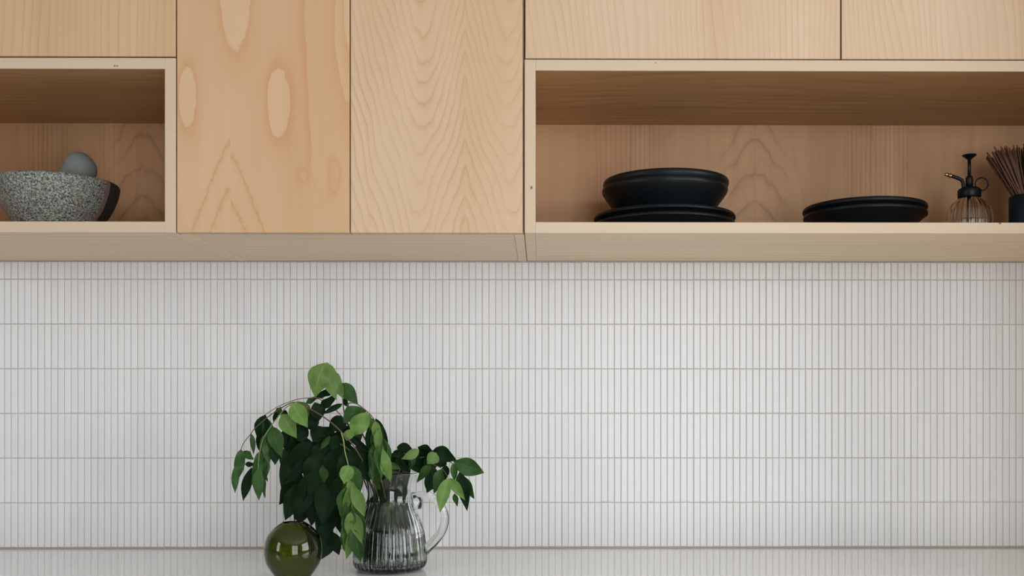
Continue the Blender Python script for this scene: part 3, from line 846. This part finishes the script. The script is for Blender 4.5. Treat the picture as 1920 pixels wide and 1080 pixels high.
# mass of shade-coloured leaves hanging behind, left of the jug
branch('dense branch with shade-coloured leaves hanging between the jug and green vase', -.240,
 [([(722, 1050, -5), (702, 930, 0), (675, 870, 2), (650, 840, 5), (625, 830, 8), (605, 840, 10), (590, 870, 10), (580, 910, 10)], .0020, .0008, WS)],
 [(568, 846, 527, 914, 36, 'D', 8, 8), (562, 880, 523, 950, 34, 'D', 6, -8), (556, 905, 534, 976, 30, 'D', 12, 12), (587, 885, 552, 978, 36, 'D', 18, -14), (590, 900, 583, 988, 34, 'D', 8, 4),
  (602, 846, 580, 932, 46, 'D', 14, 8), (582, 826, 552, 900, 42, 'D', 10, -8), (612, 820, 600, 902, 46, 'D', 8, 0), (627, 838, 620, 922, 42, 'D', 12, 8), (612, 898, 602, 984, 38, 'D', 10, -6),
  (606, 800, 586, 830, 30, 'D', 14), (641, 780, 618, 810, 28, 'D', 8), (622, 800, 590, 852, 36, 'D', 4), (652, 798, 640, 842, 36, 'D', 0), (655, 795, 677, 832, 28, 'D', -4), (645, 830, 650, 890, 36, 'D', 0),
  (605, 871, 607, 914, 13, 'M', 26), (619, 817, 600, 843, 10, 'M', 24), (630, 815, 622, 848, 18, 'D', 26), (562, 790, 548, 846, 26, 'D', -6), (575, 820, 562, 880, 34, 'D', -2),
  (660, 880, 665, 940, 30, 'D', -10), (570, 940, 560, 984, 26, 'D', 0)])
branch('lowest branch with shade-coloured leaves reaching down beside the green vase', -.215,
 [([(718, 1040, -10), (690, 920, -5), (668, 880, 0), (648, 880, 0), (636, 910, 2), (628, 950, 2), (623, 996, 2)], .0018, .0007, WS)],
 [(632, 898, 624, 984, 42, 'D', 4, 6), (642, 925, 641, 1002, 34, 'D', 0, -8), (622, 946, 596, 1014, 36, 'D', 4, 10), (622, 994, 602, 1049, 27, 'D', 10, -6), (622, 996, 635, 1041, 22, 'D', 8, 10),
  (637, 958, 641, 1005, 26, 'D', 6), (652, 890, 655, 960, 36, 'D', -6), (616, 920, 606, 990, 30, 'D', 8), (655, 940, 652, 995, 26, 'D', -8), (612, 975, 608, 1030, 24, 'D', 4)])
bk = [(748, 876, 745, 926, 34, 'D', -4), (762, 880, 760, 928, 26, 'D', 2), (724, 880, 716, 930, 36, 'D', -2), (738, 900, 736, 948, 36, 'D', 4), (706, 888, 704, 936, 30, 'D', 0), (758, 905, 756, 950, 28, 'D', -6)]  # leaves added behind the jug, standing in for a dark reflection in its neck
for q_ in range(26):
    py = rl.uniform(895, 1010); px = rl.uniform(694, 752 if py < 960 else 772)
    bk.append((px, py, px+rl.uniform(-12, 12), py+rl.uniform(40, 54), rl.uniform(26, 34), 'D', rl.uniform(-8, 8)))
branch('added branch behind the jug, its shade-coloured leaves darkening the glass', -.145,
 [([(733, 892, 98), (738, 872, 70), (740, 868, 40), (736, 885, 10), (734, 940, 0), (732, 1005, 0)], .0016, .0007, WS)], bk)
# right spray
branch('branch spreading right over the jug handle with one long outer leaf', -.235,
 [([(738, 1045, 0), (740, 950, 0), (746, 890, 0), (765, 866, 0), (790, 858, 4), (815, 856, 6), (840, 864, 8), (856, 876, 8), (864, 890, 8)], .0016, .0006, WS),
  ([(800, 866, 10), (815, 872, 20), (830, 880, 24), (841, 897, 26)], .0008, .0006, WS)],
 [(850, 865, 908, 887, 30, 'M', 14, 14), (810, 846, 856, 864, 27, 'D', 8, 18), (783, 838, 814, 851, 20, 'D', 4), (744, 838, 776, 846, 18, 'D', 4), (786, 843, 753, 860, 16, 'L', 26), (818, 849, 802, 870, 22, 'L', 30, -12),
  (810, 873, 778, 903, 15, 'M', 34), (813, 874, 802, 925, 24, 'D', 16), (828, 879, 812, 926, 19, 'M', 28), (841, 896, 825, 962, 22, 'L', 40, -8), (843, 896, 871, 939, 16, 'L', 34, 14), (850, 868, 852, 903, 12, 'M', 14),
  (861, 885, 876, 959, 22, 'D', 18, 10), (866, 890, 890, 936, 16, 'M', 10), (852, 925, 858, 950, 9, 'M', 12), (836, 872, 834, 902, 14, 'D', 6), (828, 902, 824, 926, 9, 'D', 16), (774, 854, 768, 880, 12, 'M', 20),
  (745, 850, 770, 884, 28, 'D', 6), (775, 852, 792, 888, 32, 'D', 8), (757, 840, 735, 858, 14, 'D', 18), (800, 852, 812, 884, 28, 'D', 4), (820, 862, 838, 872, 18, 'D', 0), (760, 848, 785, 872, 30, 'D', 0), (786, 842, 806, 872, 28, 'D', 2), (730, 850, 752, 886, 30, 'D', -4), (872, 915, 872, 950, 10, 'M', 14)])
sub = []
for q_ in range(42):
    zc = rl.uniform(.012, .135); rr_ = (.050 if zc < .08 else .034)*math.sqrt(rl.random()); an = rl.uniform(0, 2*PI)
    px = 731.5+rr_*math.cos(an)*1043; py = 743+(1.232-CT-zc)*1043
    sg = -1 if zc < .06 else 1; tx = px+(731.5-px)*.5+rl.uniform(-8, 8)
    sub.append((px, py, tx, py+sg*rl.uniform(38, 52), rl.uniform(22, 30), 'D' if q_ % 6 else 'M', rr_*math.sin(an)*700+12))
# submerged leafy stems seen through the glass
branch('short leafy stem standing inside the jug, seen through its glass', -.245,
 [([(742, 1062, 5), (735, 1000, 8), (728, 940, 4), (735, 900, 0)], .0020, .0014, WS), ([(706, 1062, 0), (715, 1000, -8), (720, 930, -6), (712, 890, 0)], .0020, .0014, WS)],
 [(722, 1035, 727, 1068, 18, 'M', 34, 10), (735, 990, 700, 1030, 30, 'D', 10), (710, 985, 700, 1050, 30, 'D', 6), (735, 960, 718, 1000, 30, 'D', 8), (742, 1000, 765, 1045, 30, 'D', 4), (718, 930, 712, 985, 28, 'D', 10),
  (738, 930, 752, 985, 28, 'D', 0), (720, 1000, 735, 1060, 30, 'D', -6), (760, 985, 770, 1040, 22, 'D', -10), (695, 1010, 690, 1055, 22, 'D', -8), (722, 900, 728, 950, 26, 'D', -6), (750, 905, 745, 950, 22, 'D', 10), (705, 905, 710, 950, 22, 'D', 6),
  (745, 895, 740, 935, 24, 'D', -12), (730, 895, 728, 940, 26, 'D', 0), (712, 940, 722, 1000, 30, 'D', 20), (750, 945, 742, 1005, 28, 'D', 18), (700, 960, 705, 1020, 26, 'D', 18), (762, 960, 760, 1015, 24, 'D', 14),
  (730, 1010, 712, 1064, 28, 'D', 24), (748, 1015, 752, 1064, 26, 'D', 26), (690, 1020, 700, 1066, 22, 'D', 10), (772, 1020, 768, 1062, 20, 'M', 6), (724, 950, 730, 1010, 30, 'D', 26), (700, 930, 696, 985, 22, 'D', -6), (768, 945, 775, 1000, 22, 'D', -4), (735, 985, 738, 1040, 26, 'M', 28)]+sub)
